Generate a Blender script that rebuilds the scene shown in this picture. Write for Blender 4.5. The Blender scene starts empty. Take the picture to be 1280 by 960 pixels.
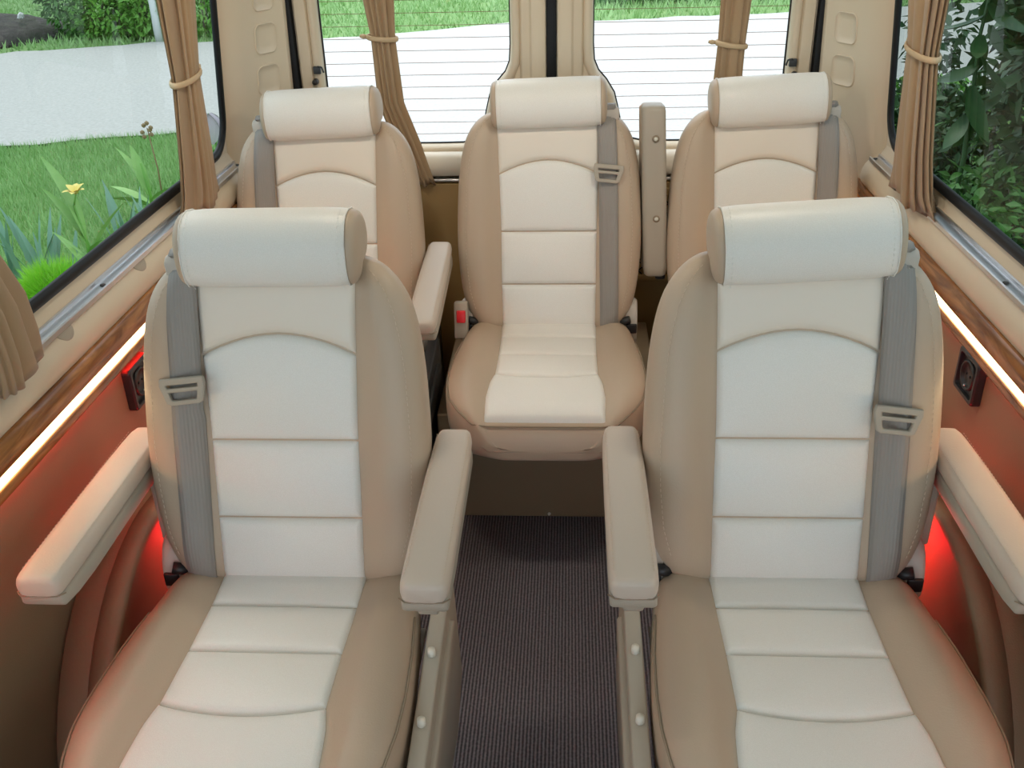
import bpy, bmesh, math, random
import numpy as np
from mathutils import Vector, Matrix, noise

random.seed(7); RNG = np.random.default_rng(7)
SC = bpy.context.scene
COL = SC.collection
R = math.radians

# ------------------------------------------------------------------ camera
def make_camera():
    yaw, pitch, roll = R(-3.824), R(28.173), R(1.6)
    fw = Vector((math.sin(yaw)*math.cos(pitch), math.cos(yaw)*math.cos(pitch), -math.sin(pitch)))
    r = Vector((math.cos(yaw), -math.sin(yaw), 0)); d = fw.cross(r)
    r2 = r*math.cos(roll) + d*math.sin(roll); d2 = -r*math.sin(roll) + d*math.cos(roll)
    cam = bpy.data.cameras.new('camera'); o = bpy.data.objects.new('camera', cam); COL.objects.link(o)
    m = Matrix.Identity(4)
    for i in range(3):
        m[i][0] = r2[i]; m[i][1] = -d2[i]; m[i][2] = -fw[i]
    m[0][3], m[1][3], m[2][3] = 0.055, 0.0, 1.67
    o.matrix_world = m
    cam.sensor_width = 36; cam.lens = 1200/1280*36; cam.clip_start = 0.02; cam.clip_end = 400
    SC.camera = o
make_camera()

# ------------------------------------------------------------------ world, light, exposure
EXPOSURE = 1.62
SC.view_settings.view_transform = 'Standard'; SC.view_settings.look = 'None'
SC.view_settings.exposure = EXPOSURE; SC.view_settings.gamma = 1; SC.view_settings.use_curve_mapping = False
w = bpy.data.worlds.new('world'); SC.world = w; w.use_nodes = True
nt = w.node_tree; bg = nt.nodes['Background']
bg.inputs[0].default_value = (0.73, 0.86, 1.0, 1); bg.inputs[1].default_value = 1.0
sun = bpy.data.lights.new('sun', 'SUN'); sun.energy = 0.8; sun.angle = R(30); sun.color = (1, .95, .86)
so = bpy.data.objects.new('sun', sun); COL.objects.link(so); so.rotation_euler = (R(-28), R(-20), 0)
SC.cycles.max_bounces = 10; SC.cycles.diffuse_bounces = 6; SC.cycles.transparent_max_bounces = 16
SC.cycles.sample_clamp_indirect = 6

# ------------------------------------------------------------------ materials
def mat(name, col, rough=.5, metal=0, bump=None, var=None, emit=None, spec=None, sheen=0):
    m = bpy.data.materials.new(name); m.use_nodes = True
    n = m.node_tree.nodes; l = m.node_tree.links; b = n['Principled BSDF']
    b.inputs['Base Color'].default_value = (*col, 1); b.inputs['Roughness'].default_value = rough
    b.inputs['Metallic'].default_value = metal
    if spec is not None: b.inputs['Specular IOR Level'].default_value = spec
    if sheen: b.inputs['Sheen Weight'].default_value = sheen
    if emit:
        b.inputs['Emission Color'].default_value = (*emit[0], 1); b.inputs['Emission Strength'].default_value = emit[1]
    tc = n.new('ShaderNodeTexCoord')
    if var:      # (scale, second colour, contrast)
        t = n.new('ShaderNodeTexNoise'); t.inputs['Scale'].default_value = var[0]; t.inputs['Detail'].default_value = 6
        l.new(tc.outputs['Object'], t.inputs['Vector'])
        cr = n.new('ShaderNodeValToRGB'); cr.color_ramp.elements[0].position = .5-var[2]; cr.color_ramp.elements[1].position = .5+var[2]
        cr.color_ramp.elements[0].color = (*col, 1); cr.color_ramp.elements[1].color = (*var[1], 1)
        l.new(t.outputs[0], cr.inputs[0]); l.new(cr.outputs[0], b.inputs['Base Color'])
    if bump:     # (scale, strength, distance)
        t = n.new('ShaderNodeTexNoise'); t.inputs['Scale'].default_value = bump[0]; t.inputs['Detail'].default_value = 3
        l.new(tc.outputs['Object'], t.inputs['Vector'])
        bp = n.new('ShaderNodeBump'); bp.inputs['Strength'].default_value = bump[1]; bp.inputs['Distance'].default_value = bump[2]
        l.new(t.outputs[0], bp.inputs['Height']); l.new(bp.outputs[0], b.inputs['Normal'])
    return m

M = {}
M['cream'] = mat('cream_leather', (.84, .825, .78), .42, bump=(420, .12, .002), var=(700, (.79, .775, .725), .12))
M['yoke'] = mat('warm_cream_leather', (.80, .735, .64), .42, bump=(420, .12, .002))
M['beige'] = mat('beige_leather', (.50, .392, .29), .45, bump=(300, .18, .002))
M['armleather'] = mat('pale_beige_leather', (.58, .49, .41), .45, bump=(300, .18, .002))
M['thread'] = mat('pale_thread', (.60, .49, .38), .8)
M['seam'] = mat('dark_seam', (.30, .23, .16), .8)
M['plastic'] = mat('grey_beige_plastic', (.42, .37, .30), .5, bump=(500, .1, .001))
M['lightplastic'] = mat('pale_grey_plastic', (.52, .47, .41), .45)
M['darkplastic'] = mat('black_plastic', (.018, .018, .02), .4)
M['blackmetal'] = mat('dark_metal', (.06, .065, .07), .4, .5)
M['screw'] = mat('cream_cap', (.72, .68, .58), .35)
M['red'] = mat('red_plastic', (.75, .02, .03), .35)
M['shell'] = mat('beige_panel', (.68, .58, .44), .5, bump=(250, .08, .002))
M['shell_light'] = mat('pale_panel', (.74, .68, .58), .45)
M['roof'] = mat('roof_lining', (.66, .64, .60), .9)
M['brown'] = mat('brown_vinyl', (.25, .175, .10), .55, bump=(350, .25, .002))
M['ochre'] = mat('ochre_vinyl', (.36, .235, .09), .55, bump=(350, .25, .002))
M['alu'] = mat('aluminium', (.75, .76, .78), .28, 1.0)
M['rubber'] = mat('black_rubber', (.008, .009, .011), .45, spec=.25)
M['curtain'] = mat('tan_cloth', (.50, .355, .215), .75, bump=(600, .2, .001), sheen=.3)
_n = M['curtain'].node_tree.nodes; _l = M['curtain'].node_tree.links
_t = _n.new('ShaderNodeBsdfTranslucent'); _t.inputs[0].default_value = (.55, .38, .20, 1); _m = _n.new('ShaderNodeMixShader'); _m.inputs[0].default_value = .30
_l.new(_n['Principled BSDF'].outputs[0], _m.inputs[1]); _l.new(_t.outputs[0], _m.inputs[2]); _l.new(_m.outputs[0], _n['Material Output'].inputs[0])
M['tie'] = mat('tie_cloth', (.55, .41, .25), .7)
M['led'] = mat('warm_led', (1, .9, .7), .5, emit=((1, .74, .40), 3.2))
M['redled'] = mat('red_led', (.8, .05, .03), .5, emit=((1, .02, .012), 15))
M['redled_right'] = mat('red_led_dim', (.8, .05, .03), .5, emit=((1, .02, .012), 7))
M['net'] = mat('net_cord', (.015, .012, .010), .8)
M['wire'] = mat('heater_wire', (.20, .10, .05), .6)

def wood_mat():
    m = bpy.data.materials.new('walnut_wood'); m.use_nodes = True; n = m.node_tree.nodes; l = m.node_tree.links; b = n['Principled BSDF']
    tc = n.new('ShaderNodeTexCoord'); mp = n.new('ShaderNodeMapping'); mp.inputs['Scale'].default_value = (14, 1.6, 14)
    l.new(tc.outputs['Object'], mp.inputs[0])
    t = n.new('ShaderNodeTexNoise'); t.inputs['Scale'].default_value = 3.2; t.inputs['Detail'].default_value = 8; t.inputs['Distortion'].default_value = 1.5
    l.new(mp.outputs[0], t.inputs['Vector'])
    cr = n.new('ShaderNodeValToRGB'); e = cr.color_ramp.elements
    e[0].position = .3; e[0].color = (.14, .045, .012, 1); e[1].position = .72; e[1].color = (.46, .20, .06, 1)
    l.new(t.outputs[0], cr.inputs[0]); l.new(cr.outputs[0], b.inputs['Base Color']); b.inputs['Roughness'].default_value = .22
    return m
M['wood'] = wood_mat()

def carpet_mat():
    m = mat('ribbed_carpet', (.045, .038, .048), .95); n = m.node_tree.nodes; l = m.node_tree.links; b = n['Principled BSDF']
    tc = n.new('ShaderNodeTexCoord')
    wv = n.new('ShaderNodeTexWave'); wv.bands_direction = 'X'; wv.inputs['Scale'].default_value = 38; wv.inputs['Distortion'].default_value = .5
    wv.inputs['Detail'].default_value = 1; l.new(tc.outputs['Object'], wv.inputs[0])
    t = n.new('ShaderNodeTexNoise'); t.inputs['Scale'].default_value = 160; t.inputs['Detail'].default_value = 4; l.new(tc.outputs['Object'], t.inputs['Vector'])
    mx = n.new('ShaderNodeMix'); mx.data_type = 'FLOAT'; mx.inputs[0].default_value = .55
    l.new(wv.outputs['Fac'], mx.inputs[2]); l.new(t.outputs[0], mx.inputs[3])
    cr = n.new('ShaderNodeValToRGB'); e = cr.color_ramp.elements
    e[0].position = .3; e[0].color = (.045, .041, .048, 1); e[1].position = .75; e[1].color = (.21, .195, .215, 1)
    l.new(mx.outputs[0], cr.inputs[0]); l.new(cr.outputs[0], b.inputs['Base Color'])
    bp = n.new('ShaderNodeBump'); bp.inputs['Strength'].default_value = .8; bp.inputs['Distance'].default_value = .004
    l.new(mx.outputs[0], bp.inputs['Height']); l.new(bp.outputs[0], b.inputs['Normal'])
    return m
M['carpet'] = carpet_mat()

def web_mat():
    m = mat('belt_webbing', (.30, .275, .25), .55); n = m.node_tree.nodes; l = m.node_tree.links; b = n['Principled BSDF']
    tc = n.new('ShaderNodeTexCoord'); wv = n.new('ShaderNodeTexWave'); wv.bands_direction = 'X'; wv.inputs['Scale'].default_value = 55
    l.new(tc.outputs['Object'], wv.inputs[0]); bp = n.new('ShaderNodeBump'); bp.inputs['Strength'].default_value = .35; bp.inputs['Distance'].default_value = .001
    l.new(wv.outputs['Fac'], bp.inputs['Height']); l.new(bp.outputs[0], b.inputs['Normal'])
    return m
M['web'] = web_mat()

def glass_mat(name, tint, refl=.06):
    m = bpy.data.materials.new(name); m.use_nodes = True; n = m.node_tree.nodes; l = m.node_tree.links
    n.remove(n['Principled BSDF']); out = n['Material Output']
    t = n.new('ShaderNodeBsdfTransparent'); t.inputs[0].default_value = (*tint, 1)
    g = n.new('ShaderNodeBsdfGlossy'); g.inputs['Roughness'].default_value = .02
    lw = n.new('ShaderNodeLayerWeight'); pw = n.new('ShaderNodeMath'); pw.operation = 'POWER'; pw.inputs[1].default_value = 5
    l.new(lw.outputs['Facing'], pw.inputs[0]); fr = n.new('ShaderNodeMath'); fr.operation = 'MULTIPLY_ADD'; fr.inputs[1].default_value = .35; fr.inputs[2].default_value = .02
    l.new(pw.outputs[0], fr.inputs[0])
    mx = n.new('ShaderNodeMixShader'); l.new(fr.outputs[0], mx.inputs[0]); l.new(t.outputs[0], mx.inputs[1]); l.new(g.outputs[0], mx.inputs[2])
    l.new(mx.outputs[0], out.inputs[0]); return m
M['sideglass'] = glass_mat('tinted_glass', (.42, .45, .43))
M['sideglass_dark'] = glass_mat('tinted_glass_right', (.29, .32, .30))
M['rearglass'] = glass_mat('clear_glass', (.70, .71, .70))

M['grassground'] = mat('lawn_ground', (.16, .27, .08), .95, var=(3, (.21, .35, .11), .25))
M['grass'] = mat('grass_blades', (.26, .46, .15), .7, var=(2.5, (.36, .58, .22), .25))
M['grassfar'] = mat('far_grass_blades', (.26, .44, .15), .7, var=(.8, (.36, .54, .22), .3))
M['road'] = mat('pale_gravel_road', (.42, .40, .37), .95, var=(26, (.58, .555, .52), .3), bump=(30, .6, .02))
M['soil'] = mat('dark_soil', (.045, .038, .035), .95, var=(6, (.11, .09, .08), .3), bump=(12, .8, .05))
M['stone'] = mat('white_stone', (.7, .7, .68), .8)
M['leafdark'] = mat('dark_leaf', (.025, .075, .022), .45, var=(5, (.05, .14, .035), .25))
M['leafmid'] = mat('mid_leaf', (.05, .16, .03), .5, var=(5, (.11, .28, .05), .25))
M['leafbright'] = mat('bright_leaf', (.13, .34, .05), .55, var=(5, (.20, .45, .07), .25))
M['lime'] = mat('lime_needles', (.26, .62, .03), .6, var=(9, (.36, .72, .05), .25))
M['iris'] = mat('blue_green_leaf', (.22, .40, .28), .5)
M['bark'] = mat('grey_bark', (.20, .17, .14), .9, bump=(40, .6, .02))
M['yellow'] = mat('yellow_petal', (.85, .66, .16), .5)
M['mauve'] = mat('mauve_petal', (.55, .48, .52), .5)
M['seedhead'] = mat('brown_seed_head', (.30, .20, .10), .8)
M['whitepaint'] = mat('white_paint', (.7, .72, .72), .6)

# ------------------------------------------------------------------ helpers
def link_mesh(name, verts, faces, m, parent=None, smooth=True, bevel=0, sub=0, kind=None, label=None, loc=None, seg=2):
    me = bpy.data.meshes.new(name); me.from_pydata([tuple(v) for v in verts], [], faces)
    bm = bmesh.new(); bm.from_mesh(me); bmesh.ops.recalc_face_normals(bm, faces=bm.faces); bm.to_mesh(me); bm.free()
    if m: me.materials.append(m)
    if smooth: me.polygons.foreach_set('use_smooth', [True]*len(me.polygons))
    o = bpy.data.objects.new(name, me); COL.objects.link(o)
    if parent: o.parent = parent
    if bevel:
        b = o.modifiers.new('bevel', 'BEVEL'); b.width = bevel; b.segments = seg; b.limit_method = 'ANGLE'; b.angle_limit = R(35)
        b.harden_normals = False
    if sub:
        s = o.modifiers.new('subdivision', 'SUBSURF'); s.levels = sub; s.render_levels = sub
    if kind: o['kind'] = kind
    if label: o['label'] = label
    if loc: o.location = loc
    return o

class MB:
    def __init__(s): s.v = []; s.f = []
    def add(s, vs, fs):
        k = len(s.v); s.v += [tuple(p) for p in vs]; s.f += [tuple(i+k for i in f) for f in fs]
    def box(s, c, d, rot=None):
        vs = [Vector((x*d[0]/2, y*d[1]/2, z*d[2]/2)) for x in (-1, 1) for y in (-1, 1) for z in (-1, 1)]
        if rot: vs = [rot @ p for p in vs]
        s.add([p+Vector(c) for p in vs], [(0, 1, 3, 2), (4, 6, 7, 5), (0, 4, 5, 1), (2, 3, 7, 6), (0, 2, 6, 4), (1, 5, 7, 3)])
    def loft(s, rings, closed=True, caps=True):
        n = len(rings[0]); vs = [p for r in rings for p in r]; fs = []
        for i in range(len(rings)-1):
            for j in range(n if closed else n-1):
                a = i*n+j; b = i*n+(j+1) % n
                fs.append((a, b, b+n, a+n))
        if caps and closed:
            fs.append(tuple(range(n))[::-1]); fs.append(tuple(range((len(rings)-1)*n, len(rings)*n)))
        s.add(vs, fs)
    def tube(s, pts, r, n=8, caps=True):
        pts = [Vector(p) for p in pts]; rings = []
        up = Vector((0.123, .31, .95))
        for i, p in enumerate(pts):
            t = (pts[min(i+1, len(pts)-1)]-pts[max(i-1, 0)]).normalized()
            a = t.cross(up)
            if a.length < 1e-3: a = t.cross(Vector((1, 0, 0)))
            a.normalize(); b = t.cross(a)
            rr = r[i] if isinstance(r, (list, tuple)) else r
            rings.append([p+a*rr*math.cos(2*math.pi*k/n)+b*rr*math.sin(2*math.pi*k/n) for k in range(n)])
        s.loft(rings, True, caps)
    def build(s, name, m, parent=None, **k): return link_mesh(name, s.v, s.f, m, parent, **k)

def tag(o, label=None, cat=None, group=None, kind=None):
    if label: o['label'] = label
    if cat: o['category'] = cat
    if group: o['group'] = group
    if kind: o['kind'] = kind
    return o
def thing(name, label, cat, loc=(0, 0, 0), group=None, rz=0):
    o = bpy.data.objects.new(name, None); COL.objects.link(o); o.location = loc; o.rotation_euler = (0, 0, rz)
    o.empty_display_size = .05
    return tag(o, label, cat, group)
def struct(o): o['kind'] = 'structure'; return o
def box_obj(name, c, d, m, parent=None, bevel=.003, rot=None, **k):
    b = MB(); b.box(c, d, rot); return b.build(name, m, parent, bevel=bevel, **k)
def interp(tab, x):
    return float(np.interp(x, [t[0] for t in tab], [t[1] for t in tab]))
def smooth(t): t = max(0, min(1, t)); return t*t*(3-2*t)
def rrect(cx, cy, w, h, r, n=6):
    pts = []
    for (sx, sy, a0) in ((1, 1, 0), (-1, 1, 90), (-1, -1, 180), (1, -1, 270)):
        for k in range(n+1):
            a = R(a0+90*k/n); pts.append((cx+sx*(w/2-r)+r*math.cos(a), cy+sy*(h/2-r)+r*math.sin(a)))
    return pts
def plate_with_hole(name, outer, inner, fn, thick, m, parent=None, kind=None):
    """flat plate (u, v) with a hole, mapped by fn(u, v) -> Vector, thickened along the direction thick"""
    bm = bmesh.new()
    for loop in (outer, inner):
        vs = [bm.verts.new((u, v, 0)) for u, v in loop]
        for i in range(len(vs)): bm.edges.new((vs[i], vs[(i+1) % len(vs)]))
    bmesh.ops.triangle_fill(bm, use_beauty=True, use_dissolve=False, edges=bm.edges[:], normal=(0, 0, 1))
    r = bmesh.ops.extrude_face_region(bm, geom=bm.faces[:])
    ext = {e for e in r['geom'] if isinstance(e, bmesh.types.BMVert)}
    for v in bm.verts:
        p = fn(v.co.x, v.co.y)
        v.co = p + (Vector(thick) if v in ext else Vector())
    bmesh.ops.recalc_face_normals(bm, faces=bm.faces[:])
    me = bpy.data.meshes.new(name); bm.to_mesh(me); bm.free(); me.materials.append(m)
    o = bpy.data.objects.new(name, me); COL.objects.link(o)
    if parent: o.parent = parent
    if kind: o['kind'] = kind
    return o

# ------------------------------------------------------------------ setting: van shell
Y0, Y1 = -2.2, 3.06
fl = struct(box_obj('floor', (0, (Y0+Y1)/2, -.03), (1.82, Y1-Y0, .06), M['carpet'], bevel=0, smooth=False))
ce = MB(); ce.box((0, (Y0+Y1)/2, 1.93), (1.75, Y1-Y0, .04)); struct(ce.build('ceiling', M['roof'], smooth=False))

def side_x(z): return .947 - max(0, z-.965)*.085      # the side leans in towards the roof
def build_side(s, nm):
    lab = 'left' if s < 0 else 'right'
    root = bpy.data.objects.new('wall_'+nm, None); COL.objects.link(root); root['kind'] = 'structure'
    # lower vinyl panel
    b = MB(); b.box((s*.93, (Y0+3.0)/2, .385), (.05, 3.0-Y0, .77)); b.build('lower_panel', M['brown'], root, bevel=.004)
    # moulded panel from wood to the curtain rail and out to the window
    prof = [(.905, .84), (.897, .852), (.893, .868), (.896, .886), (.903, .902), (.913, .914), (.916, .917), (.930, .921), (.938, .935), (.946, .955), (.948, .968), (.952, .968), (.952, .84)]
    b = MB(); b.loft([[Vector((s*x, y, z)) for x, z in prof] for y in (Y0, 1.0, 2.0, 2.78)]); b.build('sill_panel', M['shell'], root, bevel=.002)
    # body side around the window
    inner = rrect((Y0+2.745)/2, 1.365, 2.745-Y0, .80, .10, 8)
    outer = [(Y0, .955), (2.81, .955), (2.81, 1.92), (Y0, 1.92)]
    inner = [(min(max(u, Y0+.02), 2.745), v) for u, v in inner]
    plate_with_hole('window_surround', outer, inner, lambda u, v: Vector((s*side_x(v), u, v)), (s*.008, 0, 0), M['shell'], root)
    # D pillar
    plan = [(.950, 2.755), (.935, 2.765), (.915, 2.79), (.898, 2.83), (.887, 2.865), (.812, 2.985), (.806, 2.99), (.806, 3.08), (.952, 3.08), (.952, 2.758)]
    b = MB(); b.loft([[Vector((s*(x-max(0, z-.965)*.085*(1 if x > .85 else .4)), y, z)) for x, y in plan] for z in (.0, .93, 1.4, 1.92)])
    b.build('rear_pillar', M['shell'], root, bevel=.004)
    # embossed rounded pads on the pillar
    for zc, h in ((1.135, .085), (1.252, .085), (1.370, .085), (1.49, .085)):
        ring = rrect(0, 0, .095, h, .022, 5); a0 = Vector((.887, 2.865, 0)); a1 = Vector((.812, 2.985, 0))
        d = (a1-a0).normalized(); nrm = Vector((-d.y, d.x, 0)); nrm = nrm if nrm.y < 0 else -nrm
        mid = (a0+a1)/2
        def P(u, v, o):
            q = mid + d*(u-.008) + nrm*o; z = zc+v; tt = (u-.008)/.145+.5; q = q - Vector((1, 0, 0))*max(0, z-.965)*.085*(1-.6*tt); return Vector((s*q.x, q.y, z))
        rr = [[P(u*k, v*k, o) for u, v in ring] for k, o in ((1.0, -.004), (1.0, .0015), (.95, .0035), (.92, .0012), (.5, .001))]
        b = MB(); b.loft(rr); b.build('pad', M['shell'], root)
    # half-moon clips under the rail
    for yc in (1.62, 1.98, 2.36, 1.24):
        d = Vector((-.017, 0, -.028)).normalized(); nn = Vector((-.855, 0, .52)); q0 = Vector((.915, yc, .9175))
        pts = [(-.030, -.004)] + [(.030*math.cos(R(180+180*k/12)), -.027*math.sin(R(180+180*k/12))) for k in range(13)] + [(.030, -.004)]
        rings = []
        for o, kk in ((-.004, 1.0), (.0022, 1.0), (.0034, .92)):
            rr = []
            for u, v in pts:
                p = q0 + Vector((0, u*kk, 0)) + d*(v*kk) + nn*o; rr.append(Vector((s*p.x, p.y, p.z)))
            rings.append(rr)
        b = MB(); b.loft(rings)
        if s < 0: b.build('clip', M['plastic'], root)
    return root
wl = build_side(-1, 'left'); wr = build_side(1, 'right')

def side_window(s, n, glass, lab):
    root = bpy.data.objects.new('window_%d' % n, None); COL.objects.link(root); root['kind'] = 'structure'
    lp = [(min(max(u, Y0+.03), 2.735), v) for u, v in rrect((Y0+2.735)/2, 1.365, 2.735-Y0, .78, .095, 8)]
    ring = [Vector((s*(side_x(v)-.002), u, v)) for u, v in lp]
    prof = 8; b = MB(); rings = []
    N = len(ring)
    cen = Vector((s*.91, 1.18, 1.36))
    for i in range(N):
        t = (ring[(i+1) % N]-ring[i-1]); t.normalize(); out = Vector((s, 0, 0)); side = t.cross(out).normalized()
        rings.append([ring[i] + out*(-.009*math.cos(2*math.pi*k/prof)) + side*(.014*math.sin(2*math.pi*k/prof)) for k in range(prof)])
    vs = [p for r in rings for p in r]
    fs = [(i*prof+j, i*prof+(j+1) % prof, ((i+1) % N)*prof+(j+1) % prof, ((i+1) % N)*prof+j) for i in range(N) for j in range(prof)]
    b.add(vs, fs); b.build('seal', M['rubber'], root)
    b = MB(); g = [Vector((s*(side_x(v)+.004), u, v)) for u, v in lp]; b.add(g, [tuple(range(N))]); b.build('pane', glass, root, smooth=False)
    return root
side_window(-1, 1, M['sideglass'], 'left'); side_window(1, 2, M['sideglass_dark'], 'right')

# wood ledges with warm strip (structure trim)
def wood_ledge(s, n):
    root = bpy.data.objects.new('trim_%d' % n, None); COL.objects.link(root); root['kind'] = 'structure'
    up = [(.905, .797), (.889, .797), (.886, .803), (.885, .825), (.888, .838), (.894, .846), (.905, .848)]
    lo = [(.905, .755), (.890, .755), (.887, .759), (.887, .774), (.890, .777), (.905, .777)]
    for nm, pr in (('upper_strip', up), ('lower_lip', lo)):
        b = MB(); b.loft([[Vector((s*x, y, z)) for x, z in pr] for y in (Y0, 1.2, 2.85)]); b.build(nm, M['wood'], root, bevel=.0015)
wood_ledge(-1, 1); wood_ledge(1, 2)
for s, side in ((-1, 'left'), (1, 'right')):
    t = tag(box_obj('led_strip', (s*.898, (Y0+2.84)/2, .787), (.012, 2.84-Y0, .019), M['led'], bevel=.002),
            'warm white glowing light strip set into the wood ledge of the %s wall' % side, 'light strip', 'light strips in the wood ledges')
    t2 = tag(box_obj('red_led_strip', (s*.9035, (Y0+2.84)/2, .7546), (.003, 2.84-Y0, .0008), M['redled'] if s < 0 else M['redled_right'], bevel=0),
             'thin red light strip hidden under the wood ledge of the %s wall' % side, 'light strip', 'red light strips under the ledges')
    # added red fill lamp hidden behind each front seat, reddens the wheel arch
    t = thing('added_red_lamp', 'added red lamp hidden behind the %s front seat, standing in for red strip light on the wheel arch' % side, 'lamp', (s*.70, 1.70, .42), 'added red lamps for the wheel arches')
    box_obj('housing', (-s*.012, 0, 0), (.024, .12, .06), M['darkplastic'], t); box_obj('lens', (s*.002, 0, 0), (.006, .10, .04), M['redled'], t, bevel=.001)
    b = MB(); b.tube([(-s*.012, 0, -.02), (-s*.012, 0, -.42)], .010, 8); b.build('stand', M['blackmetal'], t)
    L = bpy.data.lights.new('added_red_light', 'AREA'); L.energy = .17; L.color = (1, .02, .04); L.shape = 'RECTANGLE'; L.size = .04; L.size_y = .10
    lo = bpy.data.objects.new('added_red_light', L); COL.objects.link(lo); lo.location = (s*.706, 1.70, .42); lo.rotation_euler = (0, R(-100*s), 0)

# added ceiling lamps, out of view, to warm and brighten the back row
for s, side in ((-1, 'left'), (1, 'right')):
    t = thing('added_ceiling_lamp', 'added warm ceiling lamp out of view over the aisle side of the %s seats, brightening the back row' % side, 'lamp', (s*.42, 1.80, 1.905), 'added ceiling lamps')
    b = MB(); b.tube([(0, 0, .004), (0, 0, -.010)], [.075, .070], 24); b.build('housing', M['alu'], t)
    b = MB(); b.tube([(0, 0, -.008), (0, 0, -.013)], [.058, .050], 24); b.build('lens', M['led'], t)
    L = bpy.data.lights.new('added_ceiling_light', 'AREA'); L.energy = 1.9; L.color = (1, .87, .72); L.shape = 'DISK'; L.size = .14
    lo = bpy.data.objects.new('added_ceiling_light', L); COL.objects.link(lo); lo.location = (s*.42, 1.80, 1.888); lo.rotation_euler = (R(42), 0, 0)

# curtain rails
def curtain_rail(s, side):
    t = thing('curtain_rail', 'silver aluminium curtain rail along the sill of the %s side window' % side, 'curtain rail', (s*.922, 1.2, .922), 'aluminium curtain rails')
    prof = [(-.016, -.006), (-.016, .004), (-.013, .006), (-.011, .004), (-.011, -.001), (.009, .004), (.009, .011), (.012, .013), (.015, .011), (.015, .001)]
    b = MB(); b.loft([[Vector((s*x, y, z)) for x, z in prof] for y in (-1.5, 0, 1.56)]); b.build('track', M['alu'], t, smooth=False)
    for y in (1.545, .62, .12):
        b = MB(); b.tube([(s*-.003, y, -.002), (s*-.003, y, .004)], .006, 10); b.build('end_screw', M['blackmetal'], t)
for s, side in ((-1, 'left'), (1, 'right')): curtain_rail(s, side)

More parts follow.
